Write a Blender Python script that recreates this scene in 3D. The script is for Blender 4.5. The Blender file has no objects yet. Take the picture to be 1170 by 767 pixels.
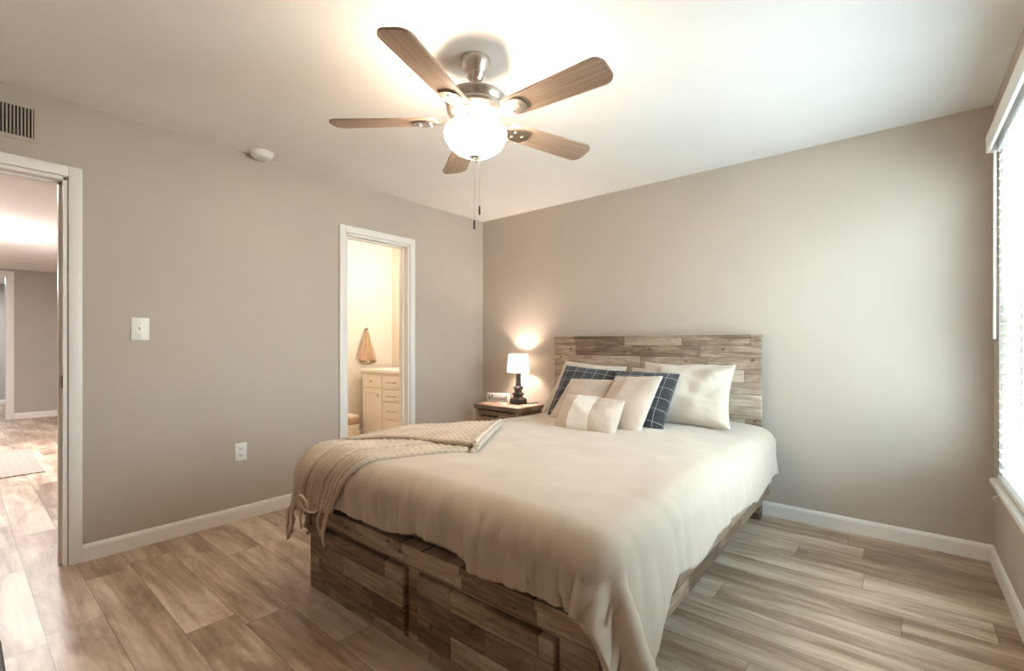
import bpy, bmesh, math, random
import numpy as np
from mathutils import Vector, Matrix, noise

PI = math.pi
random.seed(7)
scene = bpy.context.scene
COL = scene.collection

# ------------------------------------------------------------------ camera
cam_data = bpy.data.cameras.new('camera')
cam = bpy.data.objects.new('camera', cam_data)
COL.objects.link(cam)
cam_data.sensor_width = 36.0
cam_data.lens = 532.0 / 1170.0 * 36.0
cam_data.shift_y = 9.5 / 1170.0
cam_data.clip_start = 0.02
cam.location = (3.357, -3.553, 1.165)
cam.rotation_euler = (PI / 2, 0, math.radians(39.8))
scene.camera = cam

# ------------------------------------------------------------------ light and exposure
vs = scene.view_settings
vs.view_transform = 'Standard'
vs.look = 'None'
vs.gamma = 1.0
vs.use_curve_mapping = False
vs.exposure = 1.14
scene.cycles.use_denoising = True
scene.cycles.max_bounces = 12
scene.cycles.diffuse_bounces = 8
scene.cycles.transparent_max_bounces = 16
scene.cycles.sample_clamp_indirect = 6.0

SKY_STRENGTH = 15.5
FAN_EMIT = 26.0
FAN_BULB_W = 3.3
LAMP_W = 110.0
BATH_W = 17.0
HALL_W = 62.0

world = bpy.data.worlds.new('sky')
scene.world = world
world.use_nodes = True
bg = world.node_tree.nodes['Background']
# bright overcast sky above, duller pale ground below the horizon
wn = world.node_tree
wco = wn.nodes.new('ShaderNodeTexCoord')
wse = wn.nodes.new('ShaderNodeSeparateXYZ')
wra = wn.nodes.new('ShaderNodeValToRGB')
wn.links.new(wco.outputs['Generated'], wse.inputs[0])
wma = wn.nodes.new('ShaderNodeMath')
wma.operation = 'MULTIPLY_ADD'
wma.inputs[1].default_value = .5
wma.inputs[2].default_value = .5
wn.links.new(wse.outputs['Z'], wma.inputs[0])
wn.links.new(wma.outputs[0], wra.inputs['Fac'])
el = wra.color_ramp.elements
el[0].position, el[0].color = .50, (0.28, 0.345, 0.365, 1)
el[1].position, el[1].color = .66, (0.66, 0.87, 1.0, 1)
wn.links.new(wra.outputs['Color'], bg.inputs['Color'])
bg.inputs['Strength'].default_value = SKY_STRENGTH


def lamp(name, kind, loc, energy, color, size=0.1, rot=(0, 0, 0), size_y=None, portal=False):
    d = bpy.data.lights.new(name, kind)
    d.energy = energy
    d.color = color
    if kind == 'AREA':
        d.size = size
        if size_y:
            d.shape = 'RECTANGLE'
            d.size_y = size_y
        if portal:
            d.cycles.is_portal = True
    elif kind in ('POINT', 'SPOT'):
        d.shadow_soft_size = size
    o = bpy.data.objects.new(name, d)
    COL.objects.link(o)
    o.location = loc
    o.rotation_euler = rot
    return o


# ------------------------------------------------------------------ dimensions of the place
H = 2.44          # ceiling height
RW = 3.74         # width of the bedroom
YF = -4.12        # front wall behind the camera
HH = 2.315        # hallway ceiling
WIN = (-1.95, -0.25, 0.49, 2.16)      # window opening y0, y1, z0, z1

# portal for the sky at the window (outside face of the wall, light enters along -x)
lamp('window_portal', 'AREA', (RW + 0.17, (WIN[0] + WIN[1]) / 2, (WIN[2] + WIN[3]) / 2), 1.0, (1, 1, 1),
     WIN[3] - WIN[2], (0, PI / 2, 0), WIN[1] - WIN[0], portal=True)


# ------------------------------------------------------------------ node helpers
class NT:
    def __init__(self, name):
        self.m = bpy.data.materials.new(name)
        self.m.use_nodes = True
        self.t = self.m.node_tree
        self.n = self.t.nodes
        self.bsdf = self.n['Principled BSDF']
        self.out = self.n['Material Output']

    def link(self, a, b):
        self.t.links.new(a, b)

    def put(self, sock, val):
        if hasattr(val, 'is_linked') or isinstance(val, bpy.types.NodeSocket):
            self.link(val, sock)
        elif val is not None:
            sock.default_value = val

    def math(self, op, a, b=None, c=None, clamp=False):
        n = self.n.new('ShaderNodeMath')
        n.operation = op
        n.use_clamp = clamp
        self.put(n.inputs[0], a)
        if b is not None:
            self.put(n.inputs[1], b)
        if c is not None:
            self.put(n.inputs[2], c)
        return n.outputs[0]

    def coord(self, kind='Object'):
        n = self.n.new('ShaderNodeTexCoord')
        return n.outputs[kind]

    def sep(self, v):
        n = self.n.new('ShaderNodeSeparateXYZ')
        self.link(v, n.inputs[0])
        return n.outputs

    def comb(self, x=0.0, y=0.0, z=0.0):
        n = self.n.new('ShaderNodeCombineXYZ')
        for s, v in zip(n.inputs, (x, y, z)):
            self.put(s, v)
        return n.outputs[0]

    def noise(self, vec, scale=5.0, detail=4.0, rough=0.5, dist=0.0):
        n = self.n.new('ShaderNodeTexNoise')
        self.link(vec, n.inputs['Vector'])
        n.inputs['Scale'].default_value = scale
        n.inputs['Detail'].default_value = detail
        n.inputs['Roughness'].default_value = rough
        n.inputs['Distortion'].default_value = dist
        return n.outputs['Fac']

    def white(self, vec):
        n = self.n.new('ShaderNodeTexWhiteNoise')
        n.noise_dimensions = '3D'
        self.link(vec, n.inputs['Vector'])
        return n.outputs['Value']

    def ramp(self, fac, stops, interp='LINEAR'):
        n = self.n.new('ShaderNodeValToRGB')
        n.color_ramp.interpolation = interp
        e = n.color_ramp.elements
        while len(e) < len(stops):
            e.new(0.5)
        for k, (p, c) in enumerate(stops):
            e[k].position = p
            e[k].color = (c[0], c[1], c[2], 1)
        self.link(fac, n.inputs['Fac'])
        return n.outputs['Color']

    def mix(self, fac, a, b, mode='MIX'):
        n = self.n.new('ShaderNodeMix')
        n.data_type = 'RGBA'
        n.blend_type = mode
        self.put(n.inputs[0], fac)
        for s, v in ((n.inputs[6], a), (n.inputs[7], b)):
            if isinstance(v, tuple):
                s.default_value = (v[0], v[1], v[2], 1)
            else:
                self.link(v, s)
        return n.outputs[2]

    def bump(self, h, strength=0.3, dist=0.01):
        n = self.n.new('ShaderNodeBump')
        n.inputs['Strength'].default_value = strength
        n.inputs['Distance'].default_value = dist
        self.link(h, n.inputs['Height'])
        self.link(n.outputs[0], self.bsdf.inputs['Normal'])

    def base(self, v):
        s = self.bsdf.inputs['Base Color']
        if isinstance(v, tuple):
            s.default_value = (v[0], v[1], v[2], 1)
        else:
            self.link(v, s)

    def set(self, rough=0.5, metal=0.0, spec=0.5, sheen=0.0):
        self.bsdf.inputs['Roughness'].default_value = rough
        self.bsdf.inputs['Metallic'].default_value = metal
        self.bsdf.inputs['Specular IOR Level'].default_value = spec
        self.bsdf.inputs['Sheen Weight'].default_value = sheen


def paint(name, c, rough=0.6, var=0.03, bump=0.04, scale=260.0, spec=0.3):
    t = NT(name)
    v = t.coord()
    f = t.noise(v, 1.7, 3)
    t.base(t.ramp(f, [(0.3, tuple(x * (1 - var) for x in c)), (0.7, tuple(min(1, x * (1 + var)) for x in c))]))
    t.set(rough, 0, spec)
    t.bump(t.noise(v, scale, 2), bump, 0.002)
    return t.m


def metal(name, c, rough=0.3):
    t = NT(name)
    v = t.sep(t.coord())
    f = t.noise(t.comb(v[0], v[1], t.math('MULTIPLY', v[2], 30)), 40, 2)
    t.base(t.ramp(f, [(0.3, tuple(x * 0.9 for x in c)), (0.7, c)]))
    t.set(rough, 1.0)
    return t.m


def fabric(name, c, rough=0.9, weave=700.0, var=0.06, bump=0.25):
    t = NT(name)
    v = t.coord()
    f = t.noise(v, 9, 4)
    t.base(t.ramp(f, [(0.3, tuple(x * (1 - var) for x in c)), (0.7, tuple(min(1, x * (1 + var)) for x in c))]))
    t.set(rough, 0, 0.15, 0.25)
    t.bump(t.noise(v, weave, 2), bump, 0.0015)
    return t.m


def planks(name, u_axis, v_axis, row_h, length, tones, grain, blotch, gap=0.012, gap_dark=0.45, rough=0.45,
           knots=0.0, bump=0.15, shift=0.0):
    """boards running along u_axis, row_h tall across v_axis; every board has its own tone and grain"""
    t = NT(name)
    xyz = t.sep(t.coord())
    U, V = xyz[u_axis], t.math('ADD', xyz[v_axis], 20.0 * row_h + shift)
    rowf = t.math('DIVIDE', V, row_h)
    row = t.math('FLOOR', rowf)
    r1 = t.white(t.comb(row, 3.7, 1.1))
    lenr = t.math('MULTIPLY_ADD', t.white(t.comb(row, 9.1, 5.3)), 0.5 * length, 0.75 * length)
    colf = t.math('ADD', t.math('DIVIDE', U, lenr), t.math('MULTIPLY_ADD', r1, 9.0, 30.0))
    colu = t.math('FLOOR', colf)
    rnd = t.white(t.comb(row, colu, 0.5))
    rnd2 = t.white(t.comb(row, colu, 7.5))
    off = t.math('MULTIPLY', rnd2, 37.0)
    gvec = t.comb(t.math('ADD', t.math('MULTIPLY', U, grain[0]), off), t.math('ADD', t.math('MULTIPLY', V, grain[1]), off), off)
    g = t.noise(gvec, 1.0, 6, 0.62, 0.6)
    bvec = t.comb(t.math('ADD', t.math('MULTIPLY', U, blotch[0]), off), t.math('MULTIPLY', V, blotch[1]), off)
    b = t.noise(bvec, 1.0, 8, 0.66, 0.6)
    # board tone, shifted by blotches and grain
    k = t.math('MULTIPLY_ADD', t.math('SUBTRACT', rnd, 0.5), blotch[3], 0.5)
    k = t.math('MULTIPLY_ADD', t.math('SUBTRACT', b, 0.5), blotch[2], k)
    k = t.math('MULTIPLY_ADD', t.math('SUBTRACT', g, 0.5), grain[2], k, clamp=True)
    c = t.ramp(k, tones)
    if knots > 0:
        vn = t.n.new('ShaderNodeTexVoronoi')
        vn.inputs['Scale'].default_value = 1.0
        t.link(t.comb(t.math('ADD', t.math('MULTIPLY', U, 9.0), off), t.math('MULTIPLY', V, 13.0), 0.0), vn.inputs['Vector'])
        kd = t.math('MULTIPLY_ADD', b, 0.12, vn.outputs['Distance'])
        km = t.math('SMOOTHSTEP' if False else 'LESS_THAN', kd, 0.175)
        c = t.mix(t.math('MULTIPLY', km, knots), c, (0.035, 0.022, 0.014))
    # seams
    fv = t.math('FRACT', rowf)
    ev = t.math('MULTIPLY', t.math('MINIMUM', fv, t.math('SUBTRACT', 1.0, fv)), row_h)
    fu = t.math('FRACT', colf)
    eu = t.math('MULTIPLY', t.math('MINIMUM', fu, t.math('SUBTRACT', 1.0, fu)), lenr)
    e = t.math('MINIMUM', ev, eu)
    seam = t.math('LESS_THAN', e, gap * 0.1)
    c2 = t.mix(t.math('MULTIPLY', seam, gap_dark), c, (0.03, 0.02, 0.015))
    t.base(c2)
    t.set(rough, 0, 0.4)
    t.bump(t.math('SUBTRACT', g, t.math('MULTIPLY', seam, 0.6)), bump, 0.003)
    return t.m


M = {}
M['wall'] = paint('wall_paint', (0.475, 0.413, 0.35), 0.55)
M['ceiling'] = paint('ceiling_paint', (0.82, 0.80, 0.765), 0.8)
M['trim'] = paint('trim_paint', (0.80, 0.77, 0.73), 0.35, 0.01, 0.01)
M['plastic'] = paint('white_plastic', (0.82, 0.80, 0.77), 0.35, 0.01, 0.0)
M['bathwall'] = paint('bath_paint', (0.68, 0.62, 0.53), 0.55)
M['dark'] = paint('dark_slot', (0.03, 0.028, 0.025), 0.6, 0.01, 0.0)
M['floor'] = planks('floor_planks', 0, 1, 0.181, 1.22,
                    [(0.0, (0.19, 0.125, 0.082)), (0.36, (0.36, 0.255, 0.175)), (0.55, (0.48, 0.365, 0.27)), (0.78, (0.64, 0.525, 0.41)), (1.0, (0.74, 0.63, 0.51))],
                    (2.0, 42.0, 0.65), (1.3, 6.0, 2.1, 0.30), gap=0.014, gap_dark=0.6, rough=0.38, bump=0.05, shift=0.06)
WOOD_TONES = [(0.0, (0.060, 0.037, 0.023)), (0.35, (0.180, 0.118, 0.078)), (0.55, (0.30, 0.217, 0.153)), (0.8, (0.46, 0.36, 0.275)), (1.0, (0.60, 0.51, 0.42))]
M['board_x'] = planks('rustic_boards_along_x', 0, 2, 0.083, 0.42, WOOD_TONES, (5.0, 75.0, 0.75), (4.0, 16.0, 1.1, 0.50), gap=0.016, gap_dark=0.7, rough=0.6, knots=0.75, shift=0.01)
M['board_y'] = planks('rustic_boards_along_y', 1, 2, 0.083, 0.42, WOOD_TONES, (5.0, 75.0, 0.75), (5.0, 22.0, 0.7, 0.6), gap=0.012, gap_dark=0.6, rough=0.6, knots=0.5)
M['board_top'] = planks('rustic_boards_flat', 0, 1, 0.1, 0.5, [(0.0, (0.12, 0.08, 0.055)), (0.5, (0.36, 0.27, 0.20)), (1.0, (0.60, 0.50, 0.42))], (5.0, 75.0, 0.6), (5.0, 18.0, 0.6, 0.6), gap=0.012, gap_dark=0.6, rough=0.5, knots=0.4)
M['blade'] = planks('fan_blade_wood', 0, 1, 0.6, 3.0, [(0.0, (0.13, 0.08, 0.05)), (0.45, (0.30, 0.20, 0.137)), (1.0, (0.52, 0.40, 0.305))],
                    (4.0, 95.0, 1.0), (2.0, 24.0, 0.7, 0.1), gap=0.0, rough=0.5, bump=0.05)
M['nickel'] = metal('brushed_nickel', (0.62, 0.57, 0.52), 0.28)
M['bronze'] = metal('dark_bronze', (0.05, 0.04, 0.035), 0.35)
M['lampwood'] = paint('dark_turned_wood', (0.035, 0.028, 0.024), 0.3, 0.2, 0.02, 60, 0.5)
M['duvet'] = fabric('cream_duvet_cotton', (0.495, 0.412, 0.327), 0.85, 900, 0.03, 0.08)
M['sham'] = fabric('ivory_cotton', (0.52, 0.455, 0.38), 0.85, 900, 0.03, 0.08)
M['linen'] = fabric('beige_linen', (0.47, 0.385, 0.31), 0.9, 500, 0.08, 0.35)
M['white_linen'] = fabric('white_knit_band', (0.68, 0.64, 0.58), 0.9, 500, 0.04, 0.3)
M['knit'] = fabric('oatmeal_knit', (0.56, 0.455, 0.35), 0.95, 420, 0.12, 0.6)
M['towel'] = fabric('tan_terry', (0.46, 0.31, 0.20), 0.95, 500, 0.1, 0.5)
M['counter'] = paint('white_countertop', (0.85, 0.80, 0.74), 0.2, 0.01, 0.0)
M['vanity'] = paint('cream_cabinet_paint', (0.80, 0.73, 0.64), 0.4, 0.01, 0.01)
M['bin'] = fabric('woven_cream_box', (0.70, 0.60, 0.48), 0.9, 200, 0.1, 0.4)
M['mattress'] = fabric('mattress_ticking', (0.75, 0.72, 0.68), 0.9)
M['sign'] = paint('sign_white', (0.85, 0.80, 0.76), 0.5, 0.01, 0.0)
M['ink'] = paint('sign_grey_paint', (0.10, 0.09, 0.09), 0.6, 0.01, 0.0)
M['console'] = paint('charcoal_console', (0.055, 0.05, 0.045), 0.45, 0.1, 0.02)
M['hallwall'] = paint('hallway_paint', (0.44, 0.40, 0.365), 0.55)


def rug_mat():
    t = NT('rug_lattice')
    x = t.sep(t.coord())
    a = t.math('FRACT', t.math('MULTIPLY', t.math('ADD', x[0], x[1]), 11.0))
    b = t.math('FRACT', t.math('MULTIPLY', t.math('SUBTRACT', x[0], x[1]), 11.0))
    s = t.math('MAXIMUM', t.math('LESS_THAN', a, 0.22), t.math('LESS_THAN', b, 0.22))
    t.base(t.mix(s, (0.44, 0.38, 0.335), (0.27, 0.215, 0.18)))
    t.set(0.95, 0, 0.1, 0.2)
    t.bump(t.noise(t.coord(), 300, 2), 0.4, 0.003)
    return t.m


def plaid_mat():
    t = NT('charcoal_plaid')
    uv = t.sep(t.coord('UV'))
    cx, cy = t.math('MULTIPLY', uv[0], 5.2), t.math('MULTIPLY', uv[1], 5.2)

    def line(c, w, o=0.5):
        f = t.math('FRACT', c)
        return t.math('LESS_THAN', t.math('ABSOLUTE', t.math('SUBTRACT', f, o)), w)
    l = t.math('MAXIMUM', line(cx, 0.024), line(cy, 0.024))
    f = t.noise(t.coord('UV'), 60, 3)
    dark = t.ramp(f, [(0.3, (0.034, 0.036, 0.038)), (0.7, (0.055, 0.057, 0.060))])
    w2 = t.math('MAXIMUM', line(cx, 0.16, 0.0), line(cy, 0.16, 0.0))
    dark2 = t.mix(t.math('MULTIPLY', w2, 0.35), dark, (0.025, 0.028, 0.032))
    t.base(t.mix(t.math('MULTIPLY', l, 0.85), dark2, (0.33, 0.31, 0.285)))
    t.set(0.95, 0, 0.1, 0.2)
    t.bump(t.noise(t.coord('UV'), 260, 2), 0.4, 0.002)
    return t.m


def glass_mat():
    t = NT('window_glass')
    tr = t.n.new('ShaderNodeBsdfTransparent')
    gl = t.n.new('ShaderNodeBsdfGlossy')
    gl.inputs['Roughness'].default_value = 0.02
    mx = t.n.new('ShaderNodeMixShader')
    mx.inputs[0].default_value = .05
    t.link(tr.outputs[0], mx.inputs[1])
    t.link(gl.outputs[0], mx.inputs[2])
    t.link(mx.outputs[0], t.out.inputs['Surface'])
    return t.m


def translucent_mat(name, c, share=0.5):
    t = NT(name)
    df = t.n.new('ShaderNodeBsdfDiffuse')
    tl = t.n.new('ShaderNodeBsdfTranslucent')
    f = t.noise(t.coord(), 120, 2)
    cc = t.ramp(f, [(0.3, tuple(x * 0.97 for x in c)), (0.7, c)])
    t.link(cc, df.inputs[0])
    t.link(cc, tl.inputs[0])
    mx = t.n.new('ShaderNodeMixShader')
    mx.inputs[0].default_value = share
    t.link(df.outputs[0], mx.inputs[1])
    t.link(tl.outputs[0], mx.inputs[2])
    t.link(mx.outputs[0], t.out.inputs['Surface'])
    return t.m


def emit_mat(name, c, s):
    t = NT(name)
    t.base((0.9, 0.88, 0.85))
    t.bsdf.inputs['Emission Color'].default_value = (c[0], c[1], c[2], 1)
    t.bsdf.inputs['Emission Strength'].default_value = s
    return t.m


M['rug'] = rug_mat()
M['plaid'] = plaid_mat()
M['glass'] = glass_mat()
M['shade'] = translucent_mat('lamp_shade_linen', (0.88, 0.86, 0.82), 0.5)
M['slat'] = translucent_mat('white_blind_slat', (0.76, 0.78, 0.78), 0.14)
M['bowl'] = emit_mat('lit_frosted_bowl', (1.0, 0.83, 0.655), FAN_EMIT)
M['downlight'] = emit_mat('lit_downlight', (1.0, 0.90, 0.84), 14.0)


# ------------------------------------------------------------------ mesh helpers
class MB:
    """collects shapes into one mesh"""

    def __init__(self):
        self.v, self.f, self.uv = [], [], None

    def add(self, vs, fs):
        o = len(self.v)
        self.v += [tuple(p) for p in vs]
        self.f += [tuple(i + o for i in q) for q in fs]
        return self

    def box(self, x0, x1, y0, y1, z0, z1, bev=0.0, seg=2):
        if bev <= 0:
            vs = [(x, y, z) for z in (z0, z1) for y in (y0, y1) for x in (x0, x1)]
            fs = [(0, 2, 3, 1), (4, 5, 7, 6), (0, 1, 5, 4), (2, 6, 7, 3), (0, 4, 6, 2), (1, 3, 7, 5)]
            return self.add(vs, fs)
        bm = bmesh.new()
        bmesh.ops.create_cube(bm, size=1.0)
        for v in bm.verts:
            v.co = Vector((x0 + (v.co.x + .5) * (x1 - x0), y0 + (v.co.y + .5) * (y1 - y0), z0 + (v.co.z + .5) * (z1 - z0)))
        bmesh.ops.bevel(bm, geom=list(bm.edges), offset=bev, segments=seg, affect='EDGES', profile=0.5)
        return self.bm(bm)

    def bm(self, bm):
        bm.verts.index_update()
        self.add([v.co for v in bm.verts], [[v.index for v in f.verts] for f in bm.faces])
        bm.free()
        return self

    def lathe(self, prof, c=(0, 0, 0), n=40, square=False, close=False):
        m = len(prof)
        vs, fs = [], []
        for k in range(n):
            a = 2 * PI * k / n
            s = 1.0
            if square:
                p = 6.0
                s = 1.0 / (abs(math.cos(a)) ** p + abs(math.sin(a)) ** p) ** (1 / p)
            for r, z in prof:
                vs.append((c[0] + r * s * math.cos(a), c[1] + r * s * math.sin(a), c[2] + z))
        for k in range(n):
            k2 = (k + 1) % n
            for j in range(m - 1):
                fs.append((k * m + j, k2 * m + j, k2 * m + j + 1, k * m + j + 1))
        if prof[0][0] > 1e-5 and close:
            fs.append(tuple(k * m for k in range(n))[::-1])
        if prof[-1][0] > 1e-5 and close:
            fs.append(tuple(k * m + m - 1 for k in range(n)))
        return self.add(vs, fs)

    def tube(self, pts, r, n=8):
        pts = [Vector(p) for p in pts]
        vs, fs = [], []
        prev = None
        for i, p in enumerate(pts):
            d = (pts[min(i + 1, len(pts) - 1)] - pts[max(i - 1, 0)]).normalized()
            up = prev if prev is not None else (Vector((0, 0, 1)) if abs(d.z) < .9 else Vector((1, 0, 0)))
            a = (up - d * up.dot(d)).normalized()
            prev = a
            b = d.cross(a)
            rr = r[i] if isinstance(r, (list, tuple)) else r
            for k in range(n):
                t = 2 * PI * k / n
                vs.append(p + (a * math.cos(t) + b * math.sin(t)) * rr)
        for i in range(len(pts) - 1):
            for k in range(n):
                k2 = (k + 1) % n
                fs.append((i * n + k, i * n + k2, (i + 1) * n + k2, (i + 1) * n + k))
        fs.append(tuple(range(n))[::-1])
        fs.append(tuple((len(pts) - 1) * n + k for k in range(n)))
        return self.add(vs, fs)

    def grid(self, P):
        """P: array (n,m,3)"""
        n, m = P.shape[0], P.shape[1]
        vs = P.reshape(-1, 3).tolist()
        fs = [(i * m + j, (i + 1) * m + j, (i + 1) * m + j + 1, i * m + j + 1) for i in range(n - 1) for j in range(m - 1)]
        return self.add(vs, fs)

    def xform(self, mat):
        self.v = [tuple(mat @ Vector(p)) for p in self.v]
        return self

    def build(self, name, mat, parent=None, smooth=False, angle=35, uv=None):
        me = bpy.data.meshes.new(name)
        me.from_pydata(self.v, [], self.f)
        if uv is not None:
            L = me.uv_layers.new(name='UVMap')
            idx = np.zeros(len(me.loops), dtype=np.int64)
            me.loops.foreach_get('vertex_index', idx)
            L.data.foreach_set('uv', np.asarray(uv, dtype=np.float32)[idx].ravel())
        bm = bmesh.new()
        bm.from_mesh(me)
        bmesh.ops.recalc_face_normals(bm, faces=bm.faces)
        if smooth:
            lim = math.radians(angle)
            for f in bm.faces:
                f.smooth = True
            for e in bm.edges:
                if len(e.link_faces) == 2 and e.calc_face_angle(0) > lim:
                    e.smooth = False
        bm.to_mesh(me)
        bm.free()
        me.materials.append(mat)
        o = bpy.data.objects.new(name, me)
        COL.objects.link(o)
        if parent is not None:
            o.parent = parent
        return o


def tag(o, label, cat, group=None):
    o['label'] = label
    o['category'] = cat
    if group:
        o['group'] = group
    return o


def thing(name, label, cat, loc=(0, 0, 0), rz=0.0, group=None):
    o = bpy.data.objects.new(name, None)
    o.empty_display_size = 0.1
    COL.objects.link(o)
    o.location = loc
    o.rotation_euler = (0, 0, rz)
    return tag(o, label, cat, group)


def struct(name, mb, mat, parent=None, **k):
    o = mb.build(name, mat, parent, **k)
    if parent is None:
        o['kind'] = 'structure'
    return o


# ================================================================== THE SETTING
WT = 0.12
D1 = (-3.186 - 0.80, -3.172, 2.036)    # bedroom door opening y0, y1, head
D2 = (-1.570, -0.958, 2.040)           # bathroom door opening

struct('floor', MB().box(-10.1, RW + .2, -5.6, 0.5, -0.1, 0.0), M['floor'])
struct('ceiling', MB().box(-WT, RW + .2, YF - .1, 0.1, H, H + .1), M['ceiling'])
w = MB()
w.box(-WT, 0, YF, D1[0], 0, H).box(-WT, 0, D1[0], D1[1], D1[2], H).box(-WT, 0, D1[1], D2[0], 0, H)
w.box(-WT, 0, D2[0], D2[1], D2[2], H).box(-WT, 0, D2[1], 0.0, 0, H)
struct('wall_left', w, M['wall'])
struct('wall_back', MB().box(-WT, RW + .17, 0, 0.12, 0, H), M['wall'])
w = MB()
w.box(RW, RW + .16, YF, WIN[0], 0, H).box(RW, RW + .16, WIN[1], 0, 0, H)
w.box(RW, RW + .16, WIN[0], WIN[1], 0, WIN[2]).box(RW, RW + .16, WIN[0], WIN[1], WIN[3], H)
struct('wall_right', w, M['wall'])
struct('wall_front', MB().box(-WT, RW + .17, YF - .12, YF, 0, H), M['wall'])


def baseboard(name, segs, normal):
    """segs: list of ((x0,y0),(x1,y1)) on the wall face; normal points into the room"""
    mb = MB()
    nx, ny = normal
    prof = [(0, 0), (.014, 0), (.014, .072), (.011, .080), (.006, .088), (0, .091)]
    for (p, q) in segs:
        vs = []
        for (x, y) in (p, q):
            vs += [(x + nx * d, y + ny * d, z) for d, z in prof]
        m = len(prof)
        fs = [(j, (j + 1) % m, m + (j + 1) % m, m + j) for j in range(m)] + [tuple(range(m)), tuple(range(2 * m - 1, m - 1, -1))]
        mb.add(vs, fs)
    return struct(name, mb, M['trim'])


baseboard('baseboard_left', [((0, -3.112), (0, -1.638)), ((0, -0.893), (0, 0)), ((0, YF), (0, -4.05))], (1, 0))
baseboard('baseboard_back', [((0, 0), (RW, 0))], (0, -1))
baseboard('baseboard_right', [((RW, 0), (RW, YF))], (-1, 0))
baseboard('baseboard_front', [((0, YF), (RW, YF))], (0, 1))


def door_frame(name, y0, y1, head, strike):
    cw = 0.060
    root = bpy.data.objects.new(name, None)
    COL.objects.link(root)
    root.location = (0, (y0 + y1) / 2, 0)
    root['kind'] = 'structure'
    c = (y0 + y1) / 2
    for sx, x in ((1, 0.0), (-1, -WT)):
        x0, x1 = (x, x + .016) if sx > 0 else (x - .016, x)
        mb = MB()
        mb.box(x0, x1, y0 - cw - c, y0 - .006 - c, 0, head + cw, .004)
        mb.box(x0, x1, y1 + .006 - c, y1 + cw - c, 0, head + cw, .004)
        mb.box(x0, x1, y0 - .006 - c, y1 + .006 - c, head + .006, head + cw, .004)
        mb.build('casing', M['trim'], root, True)
    mb = MB()
    mb.box(-WT, 0.004, y0 - .004 - c, y0 + .014 - c, 0, head)
    mb.box(-WT, 0.004, y1 - .014 - c, y1 + .004 - c, 0, head)
    mb.box(-WT, 0.004, y0 - c, y1 - c, head - .014, head + .004)
    mb.box(-.085, -.050, y0 + .014 - c, y0 + .026 - c, 0, head - .014)
    mb.box(-.085, -.050, y1 - .026 - c, y1 - .014 - c, 0, head - .014)
    mb.box(-.085, -.050, y0 + .014 - c, y1 - .014 - c, head - .026, head - .014)
    mb.build('jamb', M['trim'], root)
    if strike:
        s = MB().box(-.042, -.008, y1 - .0165 - c, y1 - .0138 - c, .935, 1.0, .001)
        s.build('strike_plate', M['bronze'], root)
    return root


door_frame('door_1', D1[0], D1[1], D1[2], True)
door_frame('door_2', D2[0], D2[1], D2[2], False)

# ---- window
root = bpy.data.objects.new('window_1', None)
COL.objects.link(root)
root.location = (RW + .1, (WIN[0] + WIN[1]) / 2, WIN[2])
root['kind'] = 'structure'
wy, wz = (WIN[1] - WIN[0]) / 2, WIN[3] - WIN[2]
mb = MB()
fw = .05
mb.box(-.03, .03, -wy, -wy + fw, 0, wz, .004).box(-.03, .03, wy - fw, wy, 0, wz, .004)
mb.box(-.03, .03, -wy + fw, wy - fw, 0, fw, .004).box(-.03, .03, -wy + fw, wy - fw, wz - fw, wz, .004)
mb.build('window_frame', M['plastic'], root)
for k in (0, 1):
    mb = MB()
    z0, z1 = (fw, wz / 2 + .02) if k == 0 else (wz / 2 - .02, wz - fw)
    x = -.012 if k == 0 else .014
    y0, y1 = -wy + fw, wy - fw
    s = .035
    mb.box(x - .012, x + .012, y0, y0 + s, z0, z1, .003).box(x - .012, x + .012, y1 - s, y1, z0, z1, .003)
    mb.box(x - .012, x + .012, y0 + s, y1 - s, z0, z0 + s, .003).box(x - .012, x + .012, y0 + s, y1 - s, z1 - s, z1, .003)
    sash = mb.build('sash', M['plastic'], root)
    MB().box(x - .002, x + .002, y0 + s, y1 - s, z0 + s, z1 - s).build('glass_pane', M['glass'], sash)
mb = MB().box(-.1 - .035, -.03, -wy - .055, wy + .055, -.028, 0.0, .006)
mb.build('window_sill', M['trim'], root)

# ---- hallway beyond door 1
hx = -7.15
hy = -2.40
struct('wall_hall_end', MB().box(hx - .12, hx, hy - .62, hy, 0, HH).box(hx - .12, hx, hy - .62 - .95, hy - .62, 2.21, HH).box(hx - .12, hx, -5.4, hy - .62 - .95, 0, HH), M['hallwall'])
struct('wall_hall_right', MB().box(hx - .12, -WT, hy, hy + .1, 0, HH), M['hallwall'])
struct('wall_hall_left', MB().box(hx - .12, -WT, -5.5, -5.4, 0, HH).box(-WT, -WT + .05, -5.5, YF - .1, 0, HH), M['hallwall'])
struct('ceiling_hall', MB().box(-10.0, -WT, -5.6, hy + .1, HH, HH + .1), M['ceiling'])
baseboard('baseboard_hall_end', [((hx, hy), (hx, hy - .55))], (1, 0))
baseboard('baseboard_hall_right', [((hx, hy), (-WT - .02, hy))], (0, -1))
mb = MB()
ya, yb = hy - .62, hy - .62 - .95
mb.box(hx, hx + .016, ya - .02, ya + .07, 0, 2.28, .004).box(hx, hx + .016, yb - .07, yb + .02, 0, 2.28, .004)
mb.box(hx, hx + .016, yb + .02, ya - .02, 2.19, 2.28, .004)
mb.box(hx - .12, hx, ya - .02, ya, 0, 2.2).box(hx - .12, hx, yb, yb + .02, 0, 2.2)
struct('door_3', mb, M['trim'], smooth=True)
struct('wall_study_far', MB().box(-10.0, -9.9, -5.5, hy, 0, HH), M['hallwall'])
struct('wall_study_side', MB().box(-10.0, hx - .12, -5.5, -5.4, 0, HH).box(-10.0, hx - .12, hy, hy + .1, 0, HH), M['hallwall'])
baseboard('baseboard_study', [((-9.9, hy), (-9.9, -5.4))], (1, 0))
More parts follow.
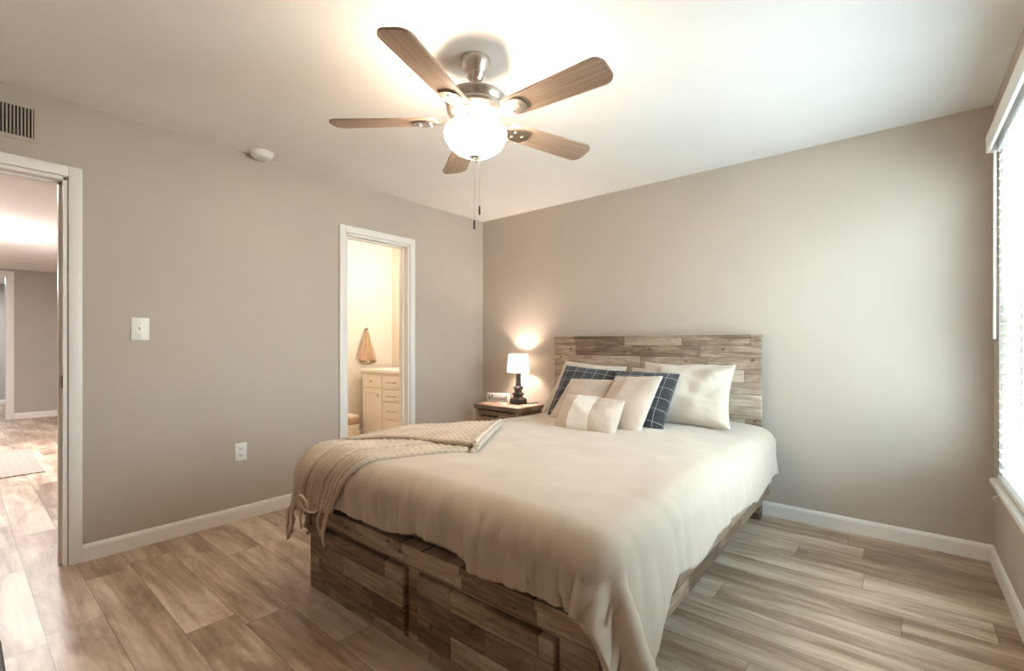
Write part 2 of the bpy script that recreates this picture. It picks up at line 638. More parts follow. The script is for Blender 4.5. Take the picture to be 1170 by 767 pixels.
lamp('study_fill_light', 'AREA', (-8.6, -3.4, HH - .05), 25, (0.85, 0.93, 1.0), 0.8)  # cool fill added to light the room beyond, no fixture of its own

# ---- bathroom beyond door 2
bx, by = -1.80, 0.16
struct('wall_bath_far', MB().box(bx - .1, bx, hy + .1, by, 0, H), M['bathwall'])
struct('wall_bath_back', MB().box(bx - .1, -WT, by, by + .1, 0, H), M['bathwall'])
struct('wall_bath_front', MB().box(bx - .1, -WT, hy + .1, hy + .15, 0, H), M['bathwall'])
struct('ceiling_bath', MB().box(bx - .1, -WT, hy + .1, by + .1, H, H + .1), M['ceiling'])
baseboard('baseboard_bath', [((bx, hy + .15), (bx, by))], (1, 0))

# ================================================================== THE BED
BA = math.radians(0.7)
BED = (1.174, -2.45, 0.0)
BW, BL = 1.555, 2.30          # local: x across from the foot's left corner, y towards the headboard
bed = thing('bed', 'rustic patchwork-wood storage bed with tall plank headboard and drawers in the foot', 'bed', BED, BA)
mb = MB()
hx0, hx1 = -0.145, 1.500
hyf = BL + .02
mb.box(hx0, hx1, hyf, hyf + .045, .26, 1.222, .004)
mb.box(hx0 - .006, hx1 + .006, hyf - .006, hyf + .051, 1.208, 1.228, .003)
mb.build('headboard', M['board_x'], bed, True)
for x0 in (hx0, hx1 - .085):
    MB().box(x0, x0 + .085, hyf - .035, hyf + .05, 0, .36, .004).build('leg', M['board_y'], bed, True)
mb = MB()
DR = ((.132, .735), (.812, 1.418))
g_ = .009
mb.box(0.0, BW, 0.022, .034, 0.0, .372)
mb.box(0.0, BW, 0.0, .022, .306 + g_, .372).box(0.0, BW, 0.0, .022, 0.0, .052 - g_)
for xa, xb in ((0.0, DR[0][0] - g_), (DR[0][1] + g_, DR[1][0] - g_), (DR[1][1] + g_, BW)):
    mb.box(xa, xb, 0.0, .022, .052 - g_, .306 + g_)
mb.box(-.004, BW + .004, -.012, .05, .372, .402, .003)
mb.build('footboard', M['board_x'], bed, True)
for x0, x1 in DR:
    d = MB().box(x0, x1, -.016, .021, .052, .306, .003)
    d.build('drawer', M['board_x'], bed, True)
for x0 in (0.0, BW - .03):
    MB().box(x0, x0 + .03, .03, BL, .185, .372, .003).build('side_rail', M['board_y'], bed, True)
MB().box(.03, BW - .03, .05, BL, .30, .372).build('slat_deck', M['board_top'], bed)
MB().box(.05, BW - .05, .06, BL - .01, .372, .585, .05, 4).build('mattress', M['mattress'], bed, True)

R_, E_ = .10, .035
IN_ = R_ - E_


def ztop(x, y):
    cx = np.clip((x - BW / 2) / (BW / 2), -1, 1)
    return .612 + .035 * (1 - np.abs(cx) ** 3) + .008 * np.sin(y * 2.3 + .4) - .010 * np.clip((y - 1.7) / .6, 0, 1)


def drape(X, Y, lift=0.0):
    """wrap a flat cloth point (bed coordinates) over the rounded edges of the made bed"""
    aR, aL, b = X - (BW - IN_), IN_ - X, IN_ - Y
    a = np.maximum(np.maximum(aR, aL), 0)
    sx = np.where(aR > 0, 1.0, -1.0)
    b = np.maximum(b, 0)
    rho = np.hypot(a, b)
    rs = np.where(rho > 1e-9, rho, 1.0)
    dx, dy = sx * a / rs, -b / rs
    px = np.clip(X, IN_, BW - IN_)
    py = np.maximum(Y, IN_)
    R = R_ + lift
    th = np.minimum(rho / R, PI / 2)
    rest = np.maximum(rho - R * PI / 2, 0)
    both = np.clip(4 * a * b / (rs * rs), 0, 1)
    flare = .05 + .30 * both * np.where(sx > 0, 1, .3)
    h = R * np.sin(th) + rest * flare
    v = R * (1 - np.cos(th)) + rest * np.sqrt(1 - np.minimum(flare, .9) ** 2)
    z = ztop(px, py) + lift - v
    return px + dx * h, py + dy * h, z, rho, both


def pn(x, y, z=0.0):
    return noise.noise(Vector((x, y, z)))


def pnv(x, y, z=0.0):
    f = np.vectorize(lambda a, b: pn(a, b, z))
    return f(x, y)


# ---- duvet
nx, ny = 210, 250
smooth_ = lambda t: np.clip(t, 0, 1) ** 2 * (3 - 2 * np.clip(t, 0, 1))
si = np.linspace(0, 1, nx)
tj = np.linspace(0, 1, ny)
S, T = np.meshgrid(si, tj, indexing='ij')
y_head = BL - .035
foot_over = .258 - .012 * np.clip(S * 1.6, 0, 1) + .015 * np.sin(S * 21) + .020 * pnv(S * 9, 0 * S + 4.0) - .03 * np.clip((S - .3) * 1.2, 0, .7) * 0
foot_over = foot_over + .16 * np.clip((S - .76) / .24, 0, 1) ** 1.6
side_over = .325 + .012 * np.sin(T * 17 + 1.0) + .02 * pnv(T * 11, 0 * T + 8.0) + .23 * smooth_((.31 - T) / .14) + .02 * np.clip((T - .9) / .1, 0, 1)
Y = -foot_over + IN_ + T * (y_head + foot_over - IN_)
X = (IN_ - .36) + S * (BW - IN_ + side_over - IN_ + .36)
gx, gy, gz, rho, both = drape(X, Y)
P = np.stack([gx, gy, gz], -1)
# normals
du = np.gradient(P, axis=0)
dv = np.gradient(P, axis=1)
N = np.cross(du, dv)
N /= np.linalg.norm(N, axis=-1, keepdims=True) + 1e-12
side = np.clip((rho - .03) / .12, 0, 1)
b_ = np.clip(IN_ - Y, 0, 1)
aR_ = np.clip(X - (BW - IN_), 0, 1)
soft = .012 * pnv(X * 2.6, Y * 2.6, 2.0) + .005 * pnv(X * 7, Y * 6, 5.0)
gather = (np.abs(pnv(X * 17 + 3 * Y, Y * 3.0, 7.0)) - .2) * .042 * np.clip(b_ / .2, 0, 1) * np.clip(1 - aR_ * 4, 0, 1)
gather += (np.abs(pnv(X * 38, Y * 4.0, 17.0)) - .2) * .030 * np.clip((S - .35) * 2.5, .25, 1) * np.clip(b_ / .18, 0, 1)
sidefold = (np.abs(pnv(Y * 8 - 2 * X, X * 2.0, 9.0)) - .2) * .018 * np.clip(aR_ / .3, 0, 1) * np.clip(1 - b_ * 3, 0, 1)
phi = np.arctan2(b_, aR_ + 1e-9)
corner = .042 * np.sin(phi * 7.0 + .6) * np.clip((rho - .12) / .3, 0, 1) * np.clip(both * 1.4, 0, 1)
hemroll = .008 * pnv(X * 5, Y * 5, 3.0) * side
disp = soft * (1 - .4 * side) + gather + sidefold + corner + hemroll
P = P + N * disp[..., None]
P[..., 2] = np.maximum(P[..., 2], .02)
duvet = MB().grid(P).build('duvet', M['duvet'], None, True, 180)
duvet.location = BED
duvet.rotation_euler = (0, 0, BA)
so = duvet.modifiers.new('thickness', 'SOLIDIFY')
so.thickness = .016
so.offset = 1.0
tag(duvet, 'cream cotton duvet spread over the bed and hanging off its sides', 'duvet')

# ---- knitted throw folded over the foot's left corner
cA, sA = math.cos(-BA), math.sin(-BA)


def to_bed(x, y):
    x, y = x - BED[0], y - BED[1]
    return x * cA - y * sA, x * sA + y * cA


def quad_grid(c00, c10, c11, c01, n, m, bend=None):
    """u from the folded end to the hanging end, w across front to back; corners in flat cloth coordinates"""
    u = np.linspace(0, 1, n)[:, None]
    v = np.linspace(0, 1, m)[None, :]
    Q = [(1 - u) * (1 - v) * c00[k] + u * (1 - v) * c10[k] + u * v * c11[k] + (1 - u) * v * c01[k] for k in (0, 1)]
    return Q[0], Q[1], u + 0 * v, v + 0 * u


def sheet(X, Y, lift):
    """cloth grid wrapped over the bed, pushed outwards by lift; returns points and normals"""
    x, y, z, r, b = drape(X, Y, .012)
    Pt = np.stack([x, y, z], -1)
    nn = np.cross(np.gradient(Pt, axis=0), np.gradient(Pt, axis=1))
    nn /= np.linalg.norm(nn, axis=-1, keepdims=True) + 1e-12
    nn *= np.sign(nn[nn.shape[0] // 3, nn.shape[1] // 2, 2])
    return Pt + nn * np.asarray(lift)[..., None], nn


def ropes(mb, Pt, nn, count, pitch=.030, n=8):
    """thick plied yarns laid side by side along the sheet"""
    L, W = Pt.shape[0], Pt.shape[1]
    for k in range(count):
        f = (k + .5) / count * (W - 1)
        j = int(f)
        t = f - j
        c = Pt[:, j] * (1 - t) + Pt[:, min(j + 1, W - 1)] * t
        nk = nn[:, j]
        j2, j1 = min(j + 3, W - 1), max(j - 3, 0)
        side_ = Pt[:, j2] - Pt[:, j1]
        w_ = np.linalg.norm(side_, axis=-1)
        spacing = w_ / (j2 - j1) * (W - 1) / count
        side_ /= w_[:, None] + 1e-12
        rad = np.clip(spacing * .47, .005, .016)
        ds = np.linalg.norm(np.diff(c, axis=0), axis=-1)
        sl_ = np.concatenate([[0], np.cumsum(ds)]) + k * .011
        rows = []
        for q in range(n):
            th = 2 * PI * q / n
            rr = rad * (1 + .13 * np.cos(2 * th - 2 * PI * sl_ / pitch * (1 if k % 2 else -1)))
            rows.append(c + nk * (rad * .35)[:, None] + side_ * (rr * math.cos(th))[:, None] + nk * (rr * 1.0 * math.sin(th))[:, None])
        rows.append(rows[0])
        R3 = np.stack(rows, 1)
        cap = lambda e: np.repeat(R3[e, :-1].mean(0)[None, None], n + 1, 1)
        mb.grid(np.concatenate([cap(0), R3, cap(-1)], 0))


def smooth(x, a, b):
    t = np.clip((x - a) / (b - a), 0, 1)
    return t * t * (3 - 2 * t)


# lower layer: from the folded end at the right across the corner, gathered where it hangs
A0, A1 = to_bed(1.86, -2.07), to_bed(1.47, -1.47)
n, m = 210, 90
u = np.linspace(0, 1, n)[:, None]
v = np.linspace(0, 1, m)[None, :]


def bez(p, q, r, t):
    return [(1 - t) ** 2 * p[k] + 2 * t * (1 - t) * q[k] + t * t * r[k] for k in (0, 1)]


F = bez(A0, (.50, .10), (.30, -.225), u)        # front edge
B = bez(A1, (-.03, .42), (-.085, -.235), u)        # back edge
Xk, Yk = F[0] * (1 - v) + B[0] * v, F[1] * (1 - v) + B[1] * v
U2, V2 = u + 0 * v, v + 0 * u
step = .015 * smooth(V2, .20, .24) * smooth(U2, .16, .40) + .014 * smooth(V2, .52, .56) * smooth(U2, .55, .8)
Pk, Nk = sheet(Xk, Yk, .008 + step + .004 * pnv(Xk * 7, Yk * 7, 11.0))
kb = MB().grid(Pk)
ropes(kb, Pk, Nk, 17)
# upper fold, narrower, over the back of the lower layer
F = bez(to_bed(1.855, -2.045), (.33, .33), (-.05, .10), u)
B = bez(to_bed(1.50, -1.46), (.10, .60), (-.30, .30), u)
Xk, Yk = F[0] * (1 - v) + B[0] * v, F[1] * (1 - v) + B[1] * v
Pk2, Nk2 = sheet(Xk, Yk, .034 + .006 * pnv(Xk * 6, Yk * 6, 21.0) + .010 * smooth(U2, .3, .5))
kb.grid(Pk2)
ropes(kb, Pk2, Nk2, 16)
# rolled folded end joining both layers
E1 = Pk[0, :, :]
E2 = Pk2[0, :, :]
outv = np.array([.75, .52, 0.0])
arc = []
for k in range(13):
    t = k / 12
    mid = (E1 + Nk[0] * .004) * (1 - t) + (E2 + Nk2[0] * .020) * t
    arc.append(mid + outv * (math.sin(PI * t) ** .7 * .044))
Pa = np.stack(arc, 1)
Na = np.cross(np.gradient(Pa, axis=0), np.gradient(Pa, axis=1))
Na /= np.linalg.norm(Na, axis=-1, keepdims=True) + 1e-12
Na *= np.sign((Na[m // 2, 6] * outv).sum())
kb.grid(Pa)
ropes(kb, Pa, Na, 4, .024)
for e_ in (0, -1):
    kb.grid(np.stack([Pa[e_], np.repeat(Pa[e_].mean(0)[None], 13, 0)], 0))
throw = kb.build('knitted_throw', M['knit'], None, True, 180)
throw.location = BED
throw.rotation_euler = (0, 0, BA)
tag(throw, 'oatmeal chunky knitted throw folded over the bed\'s foot corner', 'blanket')
# fringe at the hanging end: a loop of yarn and loose strands
Pe = Pk[-1, :, :]


def strand(p, d, L, wig, seed):
    random.seed(seed)
    pts = []
    for k in range(9):
        t = k / 8
        pts.append((p[0] + d[0] * t + wig * math.sin(t * 6 + seed), p[1] + d[1] * t - .012 - .01 * math.sin(PI * t), p[2] + .02 - L * t))
    return pts


for k, (j, L) in enumerate(((2, .15), (6, .16), (16, .11), (44, .10), (64, .12), (78, .11))):
    MB().tube(strand(Pe[j], (.01 * (k % 3 - 1), -.01), L, .006, k), .0055, 7).build('fringe', M['knit'], throw, True)
pts = []
c0 = Pe[40] + np.array([0.05, -.05, .055])
for k in range(29):
    t = k / 28
    a = t * 2 * PI * 1.0 - .6
    pts.append((c0[0] + .034 * math.cos(a) + .055 * max(0, t - .8) * 5, c0[1] - .01 * math.sin(a), c0[2] + .036 * math.sin(a)))
MB().tube(pts, .0055, 8).build('yarn_loop', M['knit'], throw, True)
# drooping underside corner at the far side of the hanging end
pw, qw = 26, 26
uu, vv = np.meshgrid(np.linspace(0, 1, pw), np.linspace(0, 1, qw), indexing='ij')
C0 = Pe[52] * (1 - uu[..., None]) + Pe[-1] * uu[..., None]
dr = .15 * np.sin(PI * (uu * .8 + .1)) ** .7 * vv
G = C0 + np.stack([-.035 * np.sin(vv * 3) - .02 * vv, -.02 * np.sin(uu * 5) * vv - .015, -dr + .02], -1)
MB().grid(G).build('hanging_corner', M['knit'], throw, True, 180).modifiers.new('thickness', 'SOLIDIFY').thickness = .010


# ---- pillows
def pillow(name, label, corners, thick, mat, pinch=.06, n=44, wr=.006, seed=1, group='pillows on the bed', piping=None):
    TL, TR, BR, BL_ = [np.array(c, float) for c in corners]
    cen = (TL + TR + BR + BL_) / 4
    nrm = np.cross(TR - TL, BL_ - TL)
    nrm /= np.linalg.norm(nrm)
    if nrm[1] > 0:
        nrm = -nrm
    u = np.linspace(-1, 1, n)
    U, V = np.meshgrid(u, u, indexing='ij')
    # spread samples towards the rim
    U, V = np.sin(U * PI / 2), np.sin(V * PI / 2)
    Up, Vp = U * (1 - pinch * (1 - V * V) * 0 - pinch * (1 - V ** 2)), V * (1 - pinch * (1 - U ** 2))
    s, t = (Up + 1) / 2, (Vp + 1) / 2
    base = ((1 - s) * t)[..., None] * TL + (s * t)[..., None] * TR + (s * (1 - t))[..., None] * BR + ((1 - s) * (1 - t))[..., None] * BL_
    prof = (np.clip(1 - U ** 2, 0, 1) * np.clip(1 - V ** 2, 0, 1)) ** .42
    wrk = pnv(U * 2.2 + seed * 7, V * 2.2, seed) * wr * 2 + np.abs(pnv(U * 3 + 9 * V + seed, V * 2 - U * 5, seed + .5)) * wr
    wrk = wrk * prof ** .5
    sag = .12 * thick * (-V) * prof
    mbp = MB()
    front = base + nrm * (prof * thick / 2 + wrk + sag)[..., None]
    back = base - nrm * (prof * thick / 2)[..., None]
    front -= cen
    back -= cen
    mbp.grid(front).grid(back[::-1])
    uvf = np.stack([(U + 1) / 2, (V + 1) / 2], -1).reshape(-1, 2)
    uvb = uvf.reshape(n, n, 2)[::-1].reshape(-1, 2)
    o = mbp.build(name, mat, None, True, 80, uv=np.concatenate([uvf, uvb]))
    o.location = cen
    tag(o, label, 'pillow', group)
    if piping:
        rim = np.concatenate([base[:, 0], base[-1, 1:], base[::-1, -1][1:], base[0, ::-1][1:]]) - cen
        MB().tube([tuple(p) for p in rim], .0045, 6).build('piping', piping, o, True)
    return o, (U, V, front, nrm)


pillow('pillow', 'ivory pillow mostly hidden behind the right plaid cushion and the large ivory pillow',
       [(1.77, -.20, .985), (2.40, -.20, .975), (2.40, -.36, .65), (1.74, -.36, .65)], .11, M['sham'], .085, seed=2)
pillow('pillow', 'large ivory sleeping pillow against the headboard\'s right half',
       [(1.91, -.28, 1.027), (2.535, -.28, 1.027), (2.575, -.56, .645), (1.93, -.60, .645)], .18, M['sham'], .085, wr=.018, seed=3)
pillow('pillow', 'ivory sleeping pillow peeking out left of the left plaid cushion',
       [(1.20, -.26, 1.025), (1.76, -.26, .99), (1.80, -.56, .64), (1.19, -.58, .64)], .15, M['sham'], .085, wr=.014, seed=4)
pillow('pillow', 'charcoal windowpane plaid cushion on the left, behind a plain beige cushion',
       [(1.325, -.44, .995), (1.765, -.44, .965), (1.80, -.79, .63), (1.36, -.76, .62)], .13, M['plaid'], .035, seed=5)
pillow('pillow', 'charcoal windowpane plaid cushion on the right, against the large ivory pillow',
       [(1.785, -.49, .972), (2.245, -.49, .966), (2.265, -.84, .63), (1.81, -.87, .63)], .13, M['plaid'], .035, seed=6)
pillow('pillow', 'plain beige cushion in front of the left plaid cushion',
       [(1.475, -.60, .905), (1.83, -.62, .913), (1.88, -.93, .63), (1.47, -.90, .62)], .13, M['linen'], .04, seed=7)
pillow('pillow', 'pale beige cushion with light piping in front of the right plaid cushion',
       [(1.86, -.64, .938), (2.20, -.68, .957), (2.21, -1.06, .63), (1.88, -1.02, .63)], .13, M['linen'], .04, seed=8, piping=M['white_linen'])
lum, (U, V, front, nrm) = pillow('lumbar_pillow', 'small beige lumbar cushion with a white centre band, foremost on the bed',
                                 [(1.63, -.90, .825), (2.085, -.96, .818), (2.145, -1.22, .63), (1.705, -1.18, .628)], .14, M['linen'], .04, seed=9)
sel = np.where((U[:, 0] > -.46) & (U[:, 0] < .26))[0]
bandP = front[sel[0]:sel[-1] + 1] + nrm * .0035
MB().grid(bandP).build('centre_band', M['white_linen'], lum, True, 180)

# ================================================================== NIGHTSTAND, LAMP, SIGN
NS = (.255, -.40)
ns = thing('nightstand', 'weathered plank nightstand in the corner left of the bed', 'nightstand', (NS[0], NS[1], 0))
NWd, NDp = .548, .375
MB().box(0, NWd, 0, NDp, .558, .600, .004).build('tabletop', M['board_top'], ns, True)
c = MB()
c.box(.012, .045, .008, NDp - .01, .0, .558, .002).box(NWd - .045, NWd - .012, .008, NDp - .01, .0, .558, .002)
c.box(.045, NWd - .045, .34, NDp - .01, .06, .558).box(.045, NWd - .045, .02, .34, .06, .08)
c.build('body', M['board_y'], ns, True)
for z0, z1 in ((.325, .545), (.09, .312)):
    d = MB().box(.052, NWd - .052, .004, .024, z0, z1, .002).build('drawer', M['board_x'], ns, True)
    zc = z0 + (z1 - z0) * .83
    hcx = .5 * NWd - .06
    MB().tube([(hcx - .085, .004, zc), (hcx - .085, -.022, zc), (hcx + .085, -.022, zc), (hcx + .085, .004, zc)], .0065, 8).build('handle', M['bronze'], d, True)

LX, LY, LZ = .590, -.140, .600
lm = thing('table_lamp', 'lit table lamp with dark turned base and white drum shade on the nightstand', 'lamp', (LX, LY, LZ))
b = MB()
b.lathe([(0, 0), (.060, 0), (.066, .006), (.064, .046), (.050, .058), (.036, .064), (.034, .075), (.046, .088), (.048, .096), (.030, .108), (.024, .122),
         (.034, .140), (.040, .150), (.036, .160), (.026, .168)], n=40, square=True)
b.build('base', M['lampwood'], lm, True, 30)
MB().lathe([(.026, .168), (.027, .180), (.024, .188), (.0225, .27), (.026, .274), (.026, .284), (.012, .290), (.010, .315), (.0, .315)], n=32).build('stem', M['lampwood'], lm, True, 30)
sh = MB().lathe([(.104, .298), (.090, .468)], n=56)
sh.build('lamp_shade', M['shade'], lm, True, 60)
bl = MB().lathe([(0, .43), (.012, .428), (.026, .405), (.028, .385), (.018, .35), (.013, .315), (.0, .315)], n=20)
bl.build('bulb', emit_mat('lit_bulb', (1.0, .80, .62), 60.0), lm, True)
MB().tube([(.05, .02, .012), (.085, .015, .008), (.10, .0, .014), (.085, -.02, .007), (.12, .06, .006), (.13, .20, .006)], .004, 8).build('power_cord', M['lampwood'], lm, True)
lamp('lamp_bulb_light', 'POINT', (LX, LY, LZ + .39), LAMP_W, (1.0, .78, .66), .03)

sg = thing('word_sign', 'small white block sign reading blessed, left on the nightstand', 'sign', (.350, -.150, .600), math.radians(16))
MB().box(-.116, .116, -.014, .014, 0, .086, .003).build('block', M['sign'], sg, True)
LET = {
    'b': [(0, .1), (.12, .45), (.22, 1.0), (.14, 1.12), (.07, .8), (.06, .15), (.18, 0), (.34, .15), (.30, .42), (.14, .38), (.30, .36), (.44, .40)],
    'l': [(0, .35), (.14, .6), (.22, 1.05), (.14, 1.15), (.07, .8), (.08, .15), (.18, 0), (.32, .2)],
    'e': [(0, .2), (.20, .3), (.26, .46), (.16, .54), (.06, .35), (.10, .06), (.22, 0), (.36, .2)],
    's': [(0, .2), (.16, .56), (.20, .5), (.27, .22), (.20, .0), (.04, .04), (.20, .02), (.36, .2)],
    'd': [(0, .2), (.26, .5), (.12, .5), (.05, .2), (.14, 0), (.28, .2), (.36, 1.1), (.32, .3), (.36, .02), (.5, .2)],
}
x = 0
pts = []
for ch in 'blessed':
    L = LET[ch]
    pts += [(x + px, py) for px, py in L]
    x += L[-1][0]
sc = .205 / x
pv = [Vector((-.102 + px * sc, -.0155, .018 + py * .048)) for px, py in pts]
cr_ = []
for k in range(len(pv) - 1):
    p0, p1, p2, p3 = pv[max(k - 1, 0)], pv[k], pv[k + 1], pv[min(k + 2, len(pv) - 1)]
    for q in range(4):
        t = q / 4
        cr_.append(.5 * ((2 * p1) + (p2 - p0) * t + (2 * p0 - 5 * p1 + 4 * p2 - p3) * t * t + (3 * p1 - p0 - 3 * p2 + p3) * t ** 3))
MB().tube(cr_, .0026, 6).build('lettering', M['ink'], sg, True)

# ================================================================== CEILING FAN
FX, FY = 1.894, -2.052
fan = thing('ceiling_fan', 'five-blade wooden ceiling fan with brushed nickel motor and lit glass bowl', 'ceiling fan', (FX, FY, H))
MB().lathe([(0, 0), (.066, 0), (.067, -.008), (.064, -.020), (.046, -.066), (.042, -.070), (.040, -.078), (.026, -.098), (.018, -.100), (.0, -.090)], n=48).build('canopy', M['nickel'], fan, True, 30)
MB().lathe([(.0115, -.08), (.0115, -.172)], n=20).build('downrod', M['nickel'], fan, True)
MB().lathe([(.0, -.166), (.060, -.166), (.110, -.169), (.134, -.174), (.141, -.181), (.140, -.190), (.134, -.204), (.130, -.216), (.126, -.218), (.126, -.222), (.131, -.225),
            (.128, -.236), (.112, -.252), (.084, -.262), (.080, -.264), (.078, -.270), (.0, -.270)], n=64).build('motor_housing', M['nickel'], fan, True, 25)
MB().lathe([(.050, -.270), (.066, -.274), (.070, -.282), (.070, -.296), (.062, -.300), (0, -.300)], n=48).build('light_kit', M['nickel'], fan, True, 30)
MB().lathe([(.090, -.296), (.110, -.299), (.128, -.308), (.138, -.322), (.140, -.336), (.135, -.358), (.118, -.388), (.091, -.411), (.057, -.428), (.018, -.435), (0, -.435)], n=64).build('glass_bowl', M['bowl'], fan, True, 60)
MB().lathe([(0, -.430), (.026, -.431), (.028, -.437), (.018, -.444), (.011, -.450), (.009, -.458), (0, -.461)], n=28).build('finial', M['nickel'], fan, True, 40)
for k in range(3):
    a = math.radians(37 + 120 * k)
    lamp('fan_bulb_light', 'POINT', (FX + .112 * math.cos(a), FY + .112 * math.sin(a), H - .288), FAN_BULB_W, (1.0, .83, .68), .032)
ZB = -.275
PITCH = math.radians(-12)


def blade_mesh():
    mbb = MB()
    out = []
    r0, r1 = .170, .655
    pts = []
    wi, wo = .054, .069
    cr = .045
    N_ = 10
    # outline: root (rounded) to tip with big round corners
    for k in range(N_ + 1):
        a = PI / 2 + PI * k / N_
        pts.append((r0 + .02 + .02 * math.cos(a), wi * math.sin(a)))
    for k in range(N_ + 1):
        a = -PI / 2 + (PI / 2) * k / N_
        pts.append((r1 - cr + cr * math.cos(a), -wo + cr + cr * math.sin(a)))
    for k in range(N_ + 1):
        a = (PI / 2) * k / N_
        pts.append((r1 - cr + cr * math.cos(a), wo - cr + cr * math.sin(a)))
    n_ = len(pts)
    th = .0045
    vs = [(x, y, -th) for x, y in pts] + [(x, y, th) for x, y in pts]
    fs = [tuple(range(n_))[::-1], tuple(range(n_, 2 * n_))] + [(k, (k + 1) % n_, n_ + (k + 1) % n_, n_ + k) for k in range(n_)]
    mbb.add(vs, fs)
    return mbb


def bracket_mesh():
    mbb = MB()
    outline = [(.095, .024), (.13, .019), (.165, .022), (.20, .038), (.235, .046), (.262, .040), (.278, .022), (.283, 0)]
    outline = outline + [(x, -y) for x, y in outline[-2::-1]]
    n_ = len(outline)
    zf = lambda x: -.0075 + .018 * max(0, (.17 - x) / .075) ** 1.5
    vs = [(x, y, zf(x) - .005) for x, y in outline] + [(x, y, zf(x)) for x, y in outline]
    fs = [tuple(range(n_))[::-1], tuple(range(n_, 2 * n_))] + [(k, (k + 1) % n_, n_ + (k + 1) % n_, n_ + k) for k in range(n_)]
    mbb.add(vs, fs)
    for sx, sy in ((.205, .018), (.205, -.018), (.252, 0)):
        mbb.lathe([(0, -.0165), (.006, -.016), (.007, -.0125), (.007, -.010)], (sx, sy, 0), 10)
    return mbb


for k in range(5):
    a = math.radians(1.5 + 72 * k)
    bld = blade_mesh().build('blade', M['blade'], fan, True, 30)
    bld.location = (0, 0, ZB)
    bld.rotation_euler = Matrix.Rotation(a, 3, 'Z').to_euler() if False else (Matrix.Rotation(a, 3, 'Z') @ Matrix.Rotation(PITCH, 3, 'X')).to_euler()
    bracket_mesh().build('blade_bracket', M['nickel'], bld, True, 30)


def px_chain(dx, dy, z0, z1, zf):
    c_ = MB().tube([(dx, dy, z0), (dx, dy, z1)], .0012, 6).build('pull_chain', M['nickel'], fan, True)
    MB().lathe([(0, z1 + .004), (.0035, z1), (.0048, z1 - .012), (.0048, z1 - zf + .004), (.003, z1 - zf), (0, z1 - zf)], (dx, dy, 0), 14).build('chain_fob', M['lampwood'], c_, True)


px_chain(.022, .002, -.432, -.660, .040)
px_chain(.006, -.014, -.436, -.725, .040)

# ================================================================== CEILING AND LEFT WALL FITTINGS
sd = thing('smoke_detector', 'round white smoke detector on the ceiling edge above the left wall', 'smoke detector', (.085, -2.235, H))
MB().lathe([(0, 0), (.072, 0), (.072, -.012), (.066, -.015)], n=48).build('base_ring', M['plastic'], sd, True, 30)
MB().lathe([(.066, -.013), (.064, -.026), (.052, -.038), (.030, -.042), (0, -.043)], n=48).build('cover', M['plastic'], sd, True, 30)

av = thing('air_vent', 'beige painted wall register with vertical louvres above the left doorway', 'vent', (0, -3.45, 2.27))
MB().box(0, .006, -.178, -.158, -.092, .092, .002).box(0, .006, .158, .178, -.092, .092, .002).box(0, .006, -.158, .158, .072, .092, .002).box(0, .006, -.158, .158, -.092, -.072, .002).build('frame', M['wall'], av)
MB().box(.0005, .0015, -.158, .158, -.072, .072).build('backing', M['dark'], av)
lv = MB()
k = -.148
while k < .155:
    q = MB().box(-.0012, .0012, -.006, .006, -.072, .072)
    q.xform(Matrix.Translation((.006, k, 0)) @ Matrix.Rotation(math.radians(62), 4, 'Z'))
    lv.add(q.v, q.f)
    k += .0125
lv.build('louvre_grille', M['wall'], av)

sw = thing('light_switch', 'white toggle light switch plate on the left wall beside the doorway', 'light switch', (0, -2.865, 1.25))
MB().box(0, .006, -.042, .042, -.064, .064, .003).build('plate', M['plastic'], sw, True)
MB().box(.004, .016, -.005, .005, -.004, .012, .002).build('toggle', M['plastic'], sw, True)
for z in (-.03, .03):
    MB().lathe([(0, .0065), (.003, .0062), (.0035, .005)], n=12).xform(Matrix.Translation((0, 0, z)) @ Matrix.Rotation(PI / 2, 4, 'Y')).build('screw', M['nickel'], sw, True)

ol = thing('wall_outlet', 'white duplex wall outlet low on the left wall', 'outlet', (0, -2.333, .45))
MB().box(0, .006, -.036, .036, -.059, .059, .003).build('plate', M['plastic'], ol, True)
for z in (-.021, .021):
    r_ = MB().box(.005, .0085, -.016, .016, z - .014, z + .014, .003).build('socket', M['plastic'], ol, True)
    MB().box(.008, .0088, -.0085, -.0060, z - .004, z + .007).box(.008, .0088, .0060, .0085, z - .004, z + .007).box(.008, .0088, -.002, .002, z - .010, z - .006).build('slot', M['dark'], r_)

